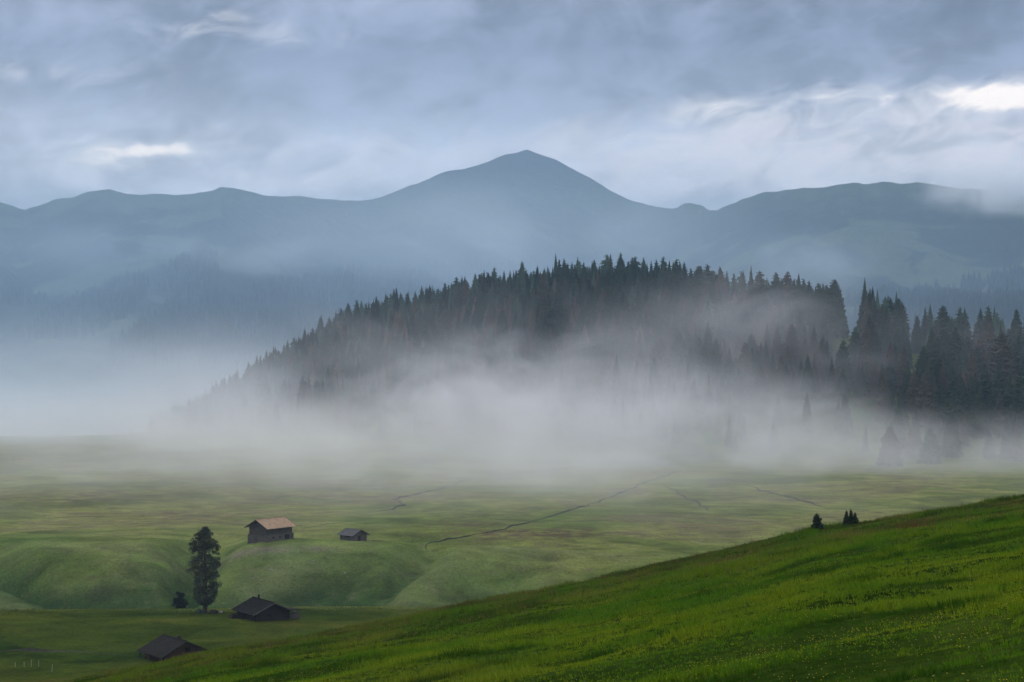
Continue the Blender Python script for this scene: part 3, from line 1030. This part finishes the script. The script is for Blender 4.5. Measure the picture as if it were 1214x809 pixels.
# ------------------------------------------------------------------ fence posts
for k, (a, b, h, tilt) in enumerate(((17.8, 791, .75, 3), (29, 791, .8, -4), (37, 791, 1.15, 2), (46, 790.5, .95, -2), (61.5, 796.5, 1.15, 4))):
    x, y, z = hit(a, b, 240, 400)
    mb = MB(); mb.tube((0, 0, -.3), (math.sin(R(tilt)) * h, 0, h), .085, .07, 7)
    o = mb.build('fence_post', M['palewood'], None); o.location = (x, y, z)
    lab = ['short grey fence post, leftmost of the five in the bottom left grass', 'short leaning fence post, second from the left of the five',
           'tall pale fence post in the middle of the five', 'pale fence post just right of the middle one of the five',
           'pale fence post standing lowest and rightmost of the five'][k]
    tag(o, lab, 'fence post', 'fence posts in the meadow')


# ------------------------------------------------------------------ stream and ditches (dark earth banks on the meadow)
def bank(name, pts, w, h, lab, wob=1.0, mat=None, seed=0):
    P = []
    for (a, b) in zip(pts[:-1], pts[1:]):
        n = max(2, int(math.hypot(b[0] - a[0], b[1] - a[1]) / 1.0))
        for k in range(n):
            P.append((a[0] + (b[0] - a[0]) * k / n, a[1] + (b[1] - a[1]) * k / n))
    P = np.array(P); n = len(P)
    d = np.gradient(P, axis=0); d /= np.linalg.norm(d, axis=1)[:, None]
    nv = np.stack([-d[:, 1], d[:, 0]], 1)
    nv *= np.sign(nv[:, 1] + 1e-6)[:, None]
    s = np.arange(n)
    off = wob * fbm(s / 9.0, s * 0, 81 + seed, 3)[:, None]
    ww = w * (.75 + .5 * fbm(s / 5.0, s * 0 + 3, 85 + seed, 2))[:, None]
    hh = h * np.clip(.7 + .9 * fbm(s / 7.0, s * 0 + 7, 87 + seed, 2), .15, 1.5)
    C = P + nv * off
    tp = np.clip(np.minimum(s, n - 1 - s) / 14.0, .04, 1)[:, None]
    ww = ww * tp; hh = hh * tp[:, 0]
    rows = []
    for (o_, dz) in ((-.6, -.06), (-.25, .05), (.15, .06), (.25, 1), (.5, .85), (1.1, -.08)):
        q = C + nv * ww * o_
        z = H(q[:, 0], q[:, 1]) + (hh * dz if dz > .5 else dz)
        rows.append(np.concatenate([q, z[:, None]], 1))
    V = np.stack(rows, 1).reshape(-1, 3); m = len(rows)
    idx = np.arange(n * m).reshape(n, m)
    q = np.stack([idx[:-1, :-1], idx[:-1, 1:], idx[1:, 1:], idx[1:, :-1]], -1).reshape(-1, 4)
    o = mesh_np(name, V, q, mat or M['soil'], True)
    tag(o, lab, name.split('.')[0], kind='structure')


bank('stream', STREAM, .75, .32, 'narrow dark stream winding across the meadow', 1.6)
bank('ditch', [P2(-60, 322), P2(20, 323), P2(100, 321.5), P2(165, 318)], 1.0, .42, 'dark drainage ditch in the terrace', .8, seed=3)
bank('ditch', [P2(430, 590), P2(468, 596), P2(480, 610), P2(470, 628), P2(500, 660), P2(540, 700), P2(560, 740)], 1.0, .35, 'dark ditch in the meadow behind the small hut', 2.2, seed=5)
bank('ditch', [P2(360, 532), P2(390, 545), P2(420, 552)], .8, .3, 'short ditch behind the barn', .8, seed=7)
bank('ditch', [P2(320, 640), P2(345, 652), P2(362, 655)], .9, .4, 'short ditch left in the meadow', .8, seed=8)
bank('ditch', [P2(880, 700), P2(905, 668), P2(930, 645), P2(985, 600)], .8, .3, 'faint ditch in the meadow at the right', 1.5, seed=9)
bank('ditch', [P2(790, 690), P2(815, 640), P2(838, 600), P2(842, 585)], .8, .25, 'faint ditch in the middle meadow', 1.5, seed=11)

# ------------------------------------------------------------------ grass of the near hillside
def tufts(x, y, n_bl, hmin, hmax, wid, cols, seed, hs=None):
    g = np.random.default_rng(seed)
    N = len(x); z = H(x, y)
    B = n_bl
    a = g.uniform(0, 6.28, (N, B)); rr = g.uniform(0, .16, (N, B)) * (hmax / .4)
    bx = x[:, None] + np.cos(a) * rr; by = y[:, None] + np.sin(a) * rr; bz = np.repeat(z[:, None], B, 1) - .04
    h = g.uniform(hmin, hmax, (N, B)) * (g.uniform(.6, 1.15, (N, 1))) * (1 if hs is None else hs[:, None])
    le = g.uniform(.1, .6, (N, B)) * h; la = a + g.normal(0, .6, (N, B))
    wa = g.uniform(0, 6.28, (N, B)); w = wid * g.uniform(.6, 1.3, (N, B))
    p0 = np.stack([bx - np.cos(wa) * w, by - np.sin(wa) * w, bz], -1)
    p1 = np.stack([bx + np.cos(wa) * w, by + np.sin(wa) * w, bz], -1)
    p2 = np.stack([bx + np.cos(la) * le, by + np.sin(la) * le, bz + h], -1)
    V = np.stack([p0, p1, p2], 2).reshape(-1, 3)
    C = np.repeat(cols[:, None, :], B, 1) * g.uniform(.75, 1.3, (N, B, 1))
    C = np.repeat(C[:, :, None, :], 3, 2).reshape(-1, 3)
    return V, C


# candidates over the visible part of the hillside, thinning with distance
N = 175000
v = rng.random(N)
yy = 24 + (134 - 24) * v ** .62
xx = (rng.uniform(-.33, .38, N)) * (yy + 14)
def sward(x, y):
    n1 = fbm(x / 5 + y / 50, y / 4 - x / 40, 31, 3); n2 = fbm(x / 4, y / 4, 43, 3); n3 = fbm(x / 30, y / 30, 47, 2)
    g_ = np.array([.068, .150, .008]); ye = np.array([.150, .208, .010]); br = np.array([.110, .084, .030]); dk = np.array([.030, .074, .006])
    k = np.clip(.5 + 1.1 * n2 + .5 * n3, 0, 1)[:, None]
    c = g_ * (1 - k) + ye * k
    kd = np.clip(-2.6 * n1 + 1.4 * fbm(x / 2.6, y / 2.2, 58, 2) - .15, 0, 1)[:, None]
    c = c * (1 - kd) + dk * kd
    kb = np.clip(sstep(84, 130, y) * (.45 + .9 * n2) + .5 * sstep(.35, .7, n3), 0, .75)[:, None]
    return c * (1 - kb) + br * kb
cols = sward(xx, yy)
tall = sstep(.05, .35, fbm(xx / 3.2, yy / 2.4, 57, 3))
V1, C1 = tufts(xx, yy, 9, .09, .24, .021, cols, 5, (.75 + 1.1 * tall) * (.62 + .38 * sstep(35, 80, yy)))
# taller seed stalks on the crest
N2 = 2600
yy2 = rng.uniform(95, 134, N2); xx2 = rng.uniform(-.32, .4, N2) * yy2
c2 = np.tile(np.array([.115, .070, .036]), (N2, 1)) * rng.uniform(.7, 1.4, (N2, 1))
V2, C2 = tufts(xx2, yy2, 3, .22, .52, .016, c2, 6)
# dock stalks: one rusty patch
N3 = 22
cx, cy = P2(1086, 104)
xx3 = rng.normal(cx, .45, N3); yy3 = rng.normal(cy, .8, N3)
V3, C3 = tufts(xx3, yy3, 5, .4, .85, .03, np.tile(np.array([.12, .050, .026]), (N3, 1)), 8)
# coarser tufts on the terrace
N4 = 2500
yy4 = rng.uniform(366, 379, N4); xx4 = (rng.uniform(-20, 580, N4) - CX) / F * yy4
m4 = H(xx4, yy4) < 6
xx4, yy4 = xx4[m4], yy4[m4]
c4 = np.tile(np.array([.052, .064, .010]), (len(xx4), 1)) * (1 + .5 * fbm(xx4 / 20, yy4 / 8, 49, 3))[:, None]
V4, C4 = tufts(xx4, yy4, 6, .12, .28, .035, c4, 9)
VV = np.concatenate([V1, V2, V3, V4]); CC = np.concatenate([C1, C2, C3, C4])
gr = mesh_np('grass', VV, np.arange(len(VV)).reshape(-1, 3), M['grass'], False, {'col': np.clip(CC, .004, 1)})
tag(gr, 'long green meadow grass on the near hillside', 'grass', kind='stuff')

# yellow flowers
N5 = 33000
yy5 = 26 + 80 * rng.random(N5) ** .8; xx5 = rng.uniform(-.32, .38, N5) * (yy5 + 12)
fm = fbm(xx5 / 9 + yy5 / 40, yy5 / 6, 53, 3)
m5 = (fm + rng.uniform(-.12, .22, N5)) > .16
xx5, yy5 = xx5[m5], yy5[m5]; n5 = len(xx5)
z5 = H(xx5, yy5) + rng.uniform(.16, .32, n5)
s5 = rng.uniform(.008, .019, n5)
tv = np.array([(1, 0, 0), (-.5, .87, 0), (-.5, -.87, 0), (0, 0, .9)])
VV = (np.stack([xx5, yy5, z5], 1)[:, None, :] + tv[None] * s5[:, None, None]).reshape(-1, 3)
ff = (np.arange(n5)[:, None, None] * 4 + np.array([(0, 1, 3), (1, 2, 3), (2, 0, 3), (0, 2, 1)])[None]).reshape(-1, 3)
fc = np.where(rng.random((n5, 1)) < .96, np.array([[.46, .38, .02]]), np.array([[.45, .45, .30]]))
fl = mesh_np('meadow_flowers', VV, ff, M['flower'], False, {'col': np.repeat(fc, 4, 0)})
tag(fl, 'scattered small yellow meadow flowers', 'flowers', kind='stuff')

# ------------------------------------------------------------------ woods on the mountain flanks
def inside(px, py, poly):
    r = np.zeros(len(px), bool); n = len(poly)
    for i in range(n):
        x1, y1 = poly[i]; x2, y2 = poly[(i + 1) % n]
        c = ((y1 > py) != (y2 > py)) & (px < (x2 - x1) * (py - y1) / (y2 - y1 + 1e-9) + x1)
        r ^= c
    return r


polys = [[(15, 398), (75, 365), (115, 345), (168, 328), (178, 345), (150, 378), (110, 402), (60, 404)],
         [(130, 415), (180, 378), (205, 362), (245, 356), (262, 348), (285, 366), (300, 347), (400, 326), (560, 312), (640, 330), (600, 430), (250, 440), (130, 440)],
         [(186, 345), (205, 310), (235, 300), (258, 306), (255, 345), (220, 352)],
         [(1005, 350), (1080, 352), (1140, 335), (1230, 320), (1230, 392), (1020, 400)],
         [(1000, 245), (1070, 240), (1130, 262), (1230, 270), (1230, 292), (1150, 286), (1080, 296)],
         [(0, 352), (40, 350), (60, 358), (20, 366), (0, 366)]]
N6 = 60000
uu = rng.uniform(-.29, .30, N6); yy6 = 2500 + 3300 * rng.random(N6)
z6 = MZ(uu, yy6); p6 = CX + F * uu; q6 = pyof(yy6, z6)
m6 = np.zeros(N6, bool)
for po in polys:
    m6 |= inside(p6 + 5 * fbm(p6 / 12, q6 / 12, 95, 2), q6 + 5 * fbm(p6 / 14, q6 / 10, 97, 2), po)
m6 &= (z6 > -160) & (q6 > 300)
sel = np.where(m6)[0][:9000]
tv = []; tf = []
ring = 6
for lev, (zz, r_) in enumerate(((.02, .20), (.42, .135))):
    tv += [(r_ * math.cos(6.283 * k / ring + lev), r_ * math.sin(6.283 * k / ring + lev), zz) for k in range(ring)]
    tv.append((0, 0, .68 if lev == 0 else 1.0))
    b = lev * (ring + 1)
    tf += [(b + k, b + (k + 1) % ring, b + ring) for k in range(ring)]
tv = np.array(tv); tf = np.array(tf)
h6 = rng.uniform(17, 32, len(sel))
VV = (np.stack([uu[sel] * yy6[sel], yy6[sel], z6[sel] - 2], 1)[:, None, :] + tv[None] * h6[:, None, None]).reshape(-1, 3)
ff = (np.arange(len(sel))[:, None, None] * len(tv) + tf[None]).reshape(-1, 3)
cc = np.repeat(np.array([[.016, .026, .016]]) * rng.uniform(.7, 1.3, (len(sel), 1)), len(tv), 0)
fw = mesh_np('far_forest', VV, ff, M['mass'], False, {'col': cc})
tag(fw, 'dark far off spruce woods on the mountain flanks', 'forest', kind='stuff')


# ------------------------------------------------------------------ air: haze box and banks of mist
def box_mesh(name, lo, hi, mat):
    mb = MB(); mb.box(tuple((a + b) / 2 for a, b in zip(lo, hi)), tuple(b - a for a, b in zip(lo, hi)))
    return mb.build(name, mat)


m, nt = newmat('haze_air'); T = NT(nt)
pv = T.n('ShaderNodeVolumePrincipled'); pv.inputs['Color'].default_value = (.52, .74, 1.0, 1)
HAZE = 0.85e-4
pv.inputs['Density'].default_value = HAZE; pv.inputs['Anisotropy'].default_value = 0.0
out = T.n('ShaderNodeOutputMaterial'); T.link(pv.outputs[0], out.inputs['Volume'])
hz = box_mesh('haze', (-9500, -3000, -310), (9500, 10000, 800), m)
tag(hz, 'blue morning haze filling the valley', 'haze', kind='stuff')


def mist_mat(name, dens, nscale, thr, soft, power=1.5, aniso=(1, 1, 1.6), col=(.93, .96, 1.0)):
    m, nt = newmat(name); T = NT(nt)
    tc = T.n('ShaderNodeTexCoord').outputs['Object']
    ln = T.n('ShaderNodeVectorMath', operation='LENGTH'); T.link(tc, ln.inputs[0])
    pos = T.n('ShaderNodeNewGeometry').outputs['Position']
    v = T.vmath('MULTIPLY', pos, aniso)
    n = T.noise(v, nscale, 5, 0.6, 0.9)
    f = T.maprange(ln.outputs['Value'], 1.0, 0.0, 0, 1, False)
    f = T.math('POWER', T.math('MAXIMUM', f, 0.0), power)
    k = T.maprange(n, thr, thr + soft)
    d = T.math('MULTIPLY', T.math('MULTIPLY', f, k), dens)
    pv = T.n('ShaderNodeVolumePrincipled'); pv.inputs['Color'].default_value = (*col, 1)
    T.link(d, pv.inputs['Density'])
    out = T.n('ShaderNodeOutputMaterial'); T.link(pv.outputs[0], out.inputs['Volume'])
    m.cycles.volume_step_rate = 0.7 if hasattr(m.cycles, 'volume_step_rate') else None
    return m


import bmesh
bm = bmesh.new(); bmesh.ops.create_icosphere(bm, subdivisions=3, radius=1.03)
UNIT = bpy.data.meshes.new('mist_blob'); bm.to_mesh(UNIT); bm.free()


def mist(lab, px, py, Y, hw, hd, hh, tau, nscale, thr=.36, soft=.26, power=1.3, aniso=(1, 1, 1.6), rz=0, col=(.93, .96, 1.0)):
    """soft bank of mist; hw, hd, hh half sizes in metres; tau about the optical depth through its middle"""
    me = UNIT.copy()
    dens = tau * (power + 1) / (2 * hd)
    me.materials.append(mist_mat('mist_air', dens, nscale, thr, soft, power, aniso, col))
    o = bpy.data.objects.new('mist', me); COL.objects.link(o)
    o.location = ((px - CX) / F * Y, Y, CAMZ - (py - CY) / F * Y); o.scale = (hw, hd, hh); o.rotation_euler = (0, 0, rz)
    tag(o, lab, 'mist', kind='stuff')
    return o


WARM = (.885, .885, .915)
mist('bright bank of mist on the meadow in front of the dark wood', 735, 516, 815, 135, 120, 39, 3.7, .020, .38, .26, 1.8, col=WARM)
mist('plume of mist rising along the left foot of the wood', 545, 487, 880, 80, 75, 44, 2.6, .026, .40, .24, 1.9, col=WARM)
mist('long bank of mist along the left foot of the wooded hill', 350, 522, 930, 220, 150, 38, 2.3, .018, .36, .30, 1.8, col=WARM)
mist('thin mist between the trees at the right foot of the hill', 1080, 538, 785, 150, 75, 21, 1.5, .024, .34, .32, 1.5, col=WARM)
mist('thin low mist lying over the open meadow', 520, 544, 755, 370, 345, 30, 2.7, .012, .30, .40, 1.7, col=(.94, .94, .92))
mist('thin veil of mist up the flank of the dark wood', 720, 446, 930, 320, 90, 54, .8, .018, .36, .34, 1.3, col=WARM)
mist('tongue of mist drifting up the slope of the wood', 640, 425, 960, 60, 40, 24, .6, .034, .42, .24, 1.5, col=WARM)
mist('small tongue of mist in the lower rows of the wood at the right', 950, 488, 860, 55, 40, 20, .8, .034, .40, .26, 1.5, col=WARM)
mist('finger of mist reaching over the grass in the middle of the meadow', 660, 572, 680, 75, 95, 11, .9, .03, .40, .26, 1.4, col=WARM)
mist('finger of mist reaching over the grass left of the middle', 430, 562, 690, 85, 100, 11, .9, .03, .40, .26, 1.4, col=WARM)
mist('pale mist lying over the left meadow', 190, 558, 760, 110, 120, 12, .9, .026, .38, .28, 1.4, col=WARM)
mist('mist closing round the left end of the wood', 225, 478, 1120, 120, 110, 46, 1.5, .016, .30, .36, 1.6, col=(.88, .91, .96))
mist('wide valley mist left behind the wooded hill', 60, 480, 2000, 620, 560, 120, 2.2, .0035, .20, .44, 1.9, col=(.80, .89, .98))
mist('bank of mist at the left end of the meadow', 30, 516, 1030, 190, 170, 40, 2.4, .012, .22, .44, 1.6, col=(.86, .91, .97))
mist('blue air thickening before the distant mountains', 430, 330, 3700, 1700, 1500, 520, .95, .0009, .15, .6, 1.2, col=(.54, .76, 1.0))
mist('pale veil of mist across the flank of the middle mountain', 570, 288, 4300, 740, 700, 180, 3.0, .0020, .38, .34, 1.6, col=(.84, .92, 1.0))
mist('wisp of mist drifting before the crest of the wood', 880, 368, 950, 75, 40, 30, .6, .020, .34, .36, 1.6, col=WARM)
mist('cloud cap clinging to the right mountain ridge', 1195, 224, 4700, 250, 320, 80, 5.0, .009, .38, .22, 1.5)
mist('pale streak of mist along the left mountain flank', 190, 296, 4300, 620, 500, 75, 1.7, .0030, .40, .3, 1.6, col=(.84, .92, 1.0))
mist('small pale mist patch left of the right mountain', 950, 318, 3900, 210, 300, 100, 1.1, .005, .38, .3, 1.6, col=(.84, .92, 1.0))

# ------------------------------------------------------------------ sky
SUN_EL, SUN_AZ = R(25), R(-52)
w = bpy.data.worlds.new('World'); scene.world = w; w.use_nodes = True
w.node_tree.nodes.clear(); T = NT(w.node_tree)
tc = T.n('ShaderNodeTexCoord').outputs['Generated']
sx = T.n('ShaderNodeSeparateXYZ'); T.link(tc, sx.inputs[0])
el = T.math('ARCSINE', sx.outputs[2]); az = T.math('ARCTAN2', sx.outputs[0], sx.outputs[1])
cv = T.n('ShaderNodeCombineXYZ'); T.link(T.math('MULTIPLY', az, 7.0), cv.inputs[0])
tilt = T.math('ADD', T.math('MULTIPLY', el, 17.0), T.math('MULTIPLY', az, -5.0))
T.link(tilt, cv.inputs[1])
big = T.noise(cv.outputs[0], 0.62, 5, 0.45, 0.8)
cv2 = T.n('ShaderNodeCombineXYZ'); T.link(T.math('MULTIPLY', az, 16.0), cv2.inputs[0]); T.link(T.math('MULTIPLY', el, 25.0), cv2.inputs[1])
fine = T.noise(cv2.outputs[0], 1.2, 7, 0.58, 0.7)
cv3 = T.n('ShaderNodeCombineXYZ'); T.link(T.math('MULTIPLY', az, 30.0), cv3.inputs[0]); T.link(T.math('ADD', T.math('MULTIPLY', el, 60.0), T.math('MULTIPLY', az, -12.0)), cv3.inputs[1])
fine2 = T.noise(cv3.outputs[0], 1.0, 8, 0.6, 0.9)
wob = T.math('ADD', T.math('MULTIPLY', T.math('SUBTRACT', big, .5), .075), T.math('MULTIPLY', T.math('SUBTRACT', fine, .5), .03))
e2 = T.math('ADD', el, wob)
base = T.ramp(T.math('MULTIPLY', e2, 1 / .5), [
    (0.0, (.45, .50, .61)), (.10, (.47, .52, .63)), (.155, (.66, .67, .74)), (.205, (.53, .56, .66)), (.245, (.310, .350, .460)), (.31, (.195, .232, .335)),
    (.37, (.255, .295, .405)), (.60, (.62, .66, .80)), (1.0, (.92, .95, 1.02))])
lightk = T.maprange(T.math('ADD', T.math('ADD', T.math('MULTIPLY', fine, .35), T.math('MULTIPLY', big, .5)), T.math('MULTIPLY', fine2, .15)), .37, .61, .58, 1.44)
base = T.mix(1.0, base, lightk, 'MULTIPLY')
spots = None
for (a, b, sa, se, k) in ((190, 188, .020, .0042, 1.3), (170, 192, .060, .013, .24), (1178, 124, .026, .0085, 1.5), (1150, 176, .02, .006, .55), (846, 136, .03, .008, .55), (392, 178, .055, .009, .5),
                          (1040, 130, .07, .012, .6), (800, 170, .05, .010, .45), (110, 195, .018, .010, .5), (360, 216, .05, .007, .5), (290, 45, .06, .009, .4), (80, 100, .05, .008, .3)):
    a0 = (a - CX) / F; e0 = (CY - b) / F
    da = T.math('MULTIPLY', T.math('SUBTRACT', az, a0), 1 / sa); de = T.math('MULTIPLY', T.math('SUBTRACT', T.math('ADD', el, T.math('MULTIPLY', wob, .25)), e0), 1 / se)
    g_ = T.math('MULTIPLY', T.math('EXPONENT', T.math('MULTIPLY', T.math('ADD', T.math('MULTIPLY', da, da), T.math('MULTIPLY', de, de)), -1.0)), k)
    spots = g_ if spots is None else T.math('ADD', spots, g_)
gap = T.maprange(T.math('ADD', spots, T.math('MULTIPLY', T.math('SUBTRACT', fine2, .5), 2.4)), .0, 1.45)
gap = T.math('MULTIPLY', gap, T.math('MINIMUM', T.math('MULTIPLY', spots, 4.0), 1.0))
right = T.math('MULTIPLY', T.maprange(az, -.12, .14), T.math('MULTIPLY', T.maprange(e2, .055, .085), T.maprange(e2, .125, .10)))
base = T.mix(T.math('MULTIPLY', right, T.maprange(fine2, .34, .62, .35, 1.0)), base, (.82, .78, .82))
clouds = T.mix(gap, base, T.mix(T.maprange(gap, .5, 1.0), (.86, .83, .85), (1.3, 1.16, 1.05)))
clouds = T.mix(1.0, clouds, (10, 10, 10), 'MULTIPLY')
for nd in w.node_tree.nodes:
    if nd.type == 'MIX':
        nd.clamp_result = False
sky = T.n('ShaderNodeTexSky'); sky.sky_type = 'NISHITA'; sky.sun_disc = False; sky.sun_elevation = SUN_EL; sky.sun_rotation = SUN_AZ
full = T.mix(.92, sky.outputs[0], clouds)
bg = T.n('ShaderNodeBackground'); T.link(full, bg.inputs[0]); bg.inputs[1].default_value = 0.1
out = T.n('ShaderNodeOutputWorld'); T.link(bg.outputs[0], out.inputs['Surface'])

sun = bpy.data.lights.new('sun', 'SUN'); sun.energy = 1.5; sun.angle = R(11); sun.color = (1, .93, .82)
so = bpy.data.objects.new('sun', sun); COL.objects.link(so)
dv = Vector((math.sin(SUN_AZ) * math.cos(SUN_EL), math.cos(SUN_AZ) * math.cos(SUN_EL), math.sin(SUN_EL)))
so.rotation_euler = dv.to_track_quat('Z', 'Y').to_euler(); so.location = dv * 2000 + Vector((0, 0, 1500))

# ------------------------------------------------------------------ camera and render settings
cam = bpy.data.cameras.new('camera'); co = bpy.data.objects.new('camera', cam); COL.objects.link(co)
cam.sensor_width = 36; cam.sensor_fit = 'HORIZONTAL'; cam.lens = 36 * F / 1214.0
cam.clip_start = 0.5; cam.clip_end = 40000
co.location = (0, 0, CAMZ); co.rotation_euler = (R(90), 0, 0)
scene.camera = co
vs = scene.view_settings
vs.view_transform = 'Standard'; vs.look = 'None'; vs.exposure = 0.22; vs.gamma = 1.0; vs.use_curve_mapping = False
cy = scene.cycles
cy.max_bounces = 6; cy.diffuse_bounces = 2; cy.glossy_bounces = 1; cy.transmission_bounces = 2; cy.volume_bounces = 2; cy.transparent_max_bounces = 8
cy.use_denoising = True
try:
    cy.denoiser = 'OPENIMAGEDENOISE'; cy.denoising_input_passes = 'RGB_ALBEDO_NORMAL'
except Exception as e:
    print('denoiser', e)
cy.volume_step_rate = 1.0; cy.volume_max_steps = 256
cy.use_adaptive_sampling = True; cy.adaptive_threshold = 0.02
cy.sample_clamp_indirect = 4.0
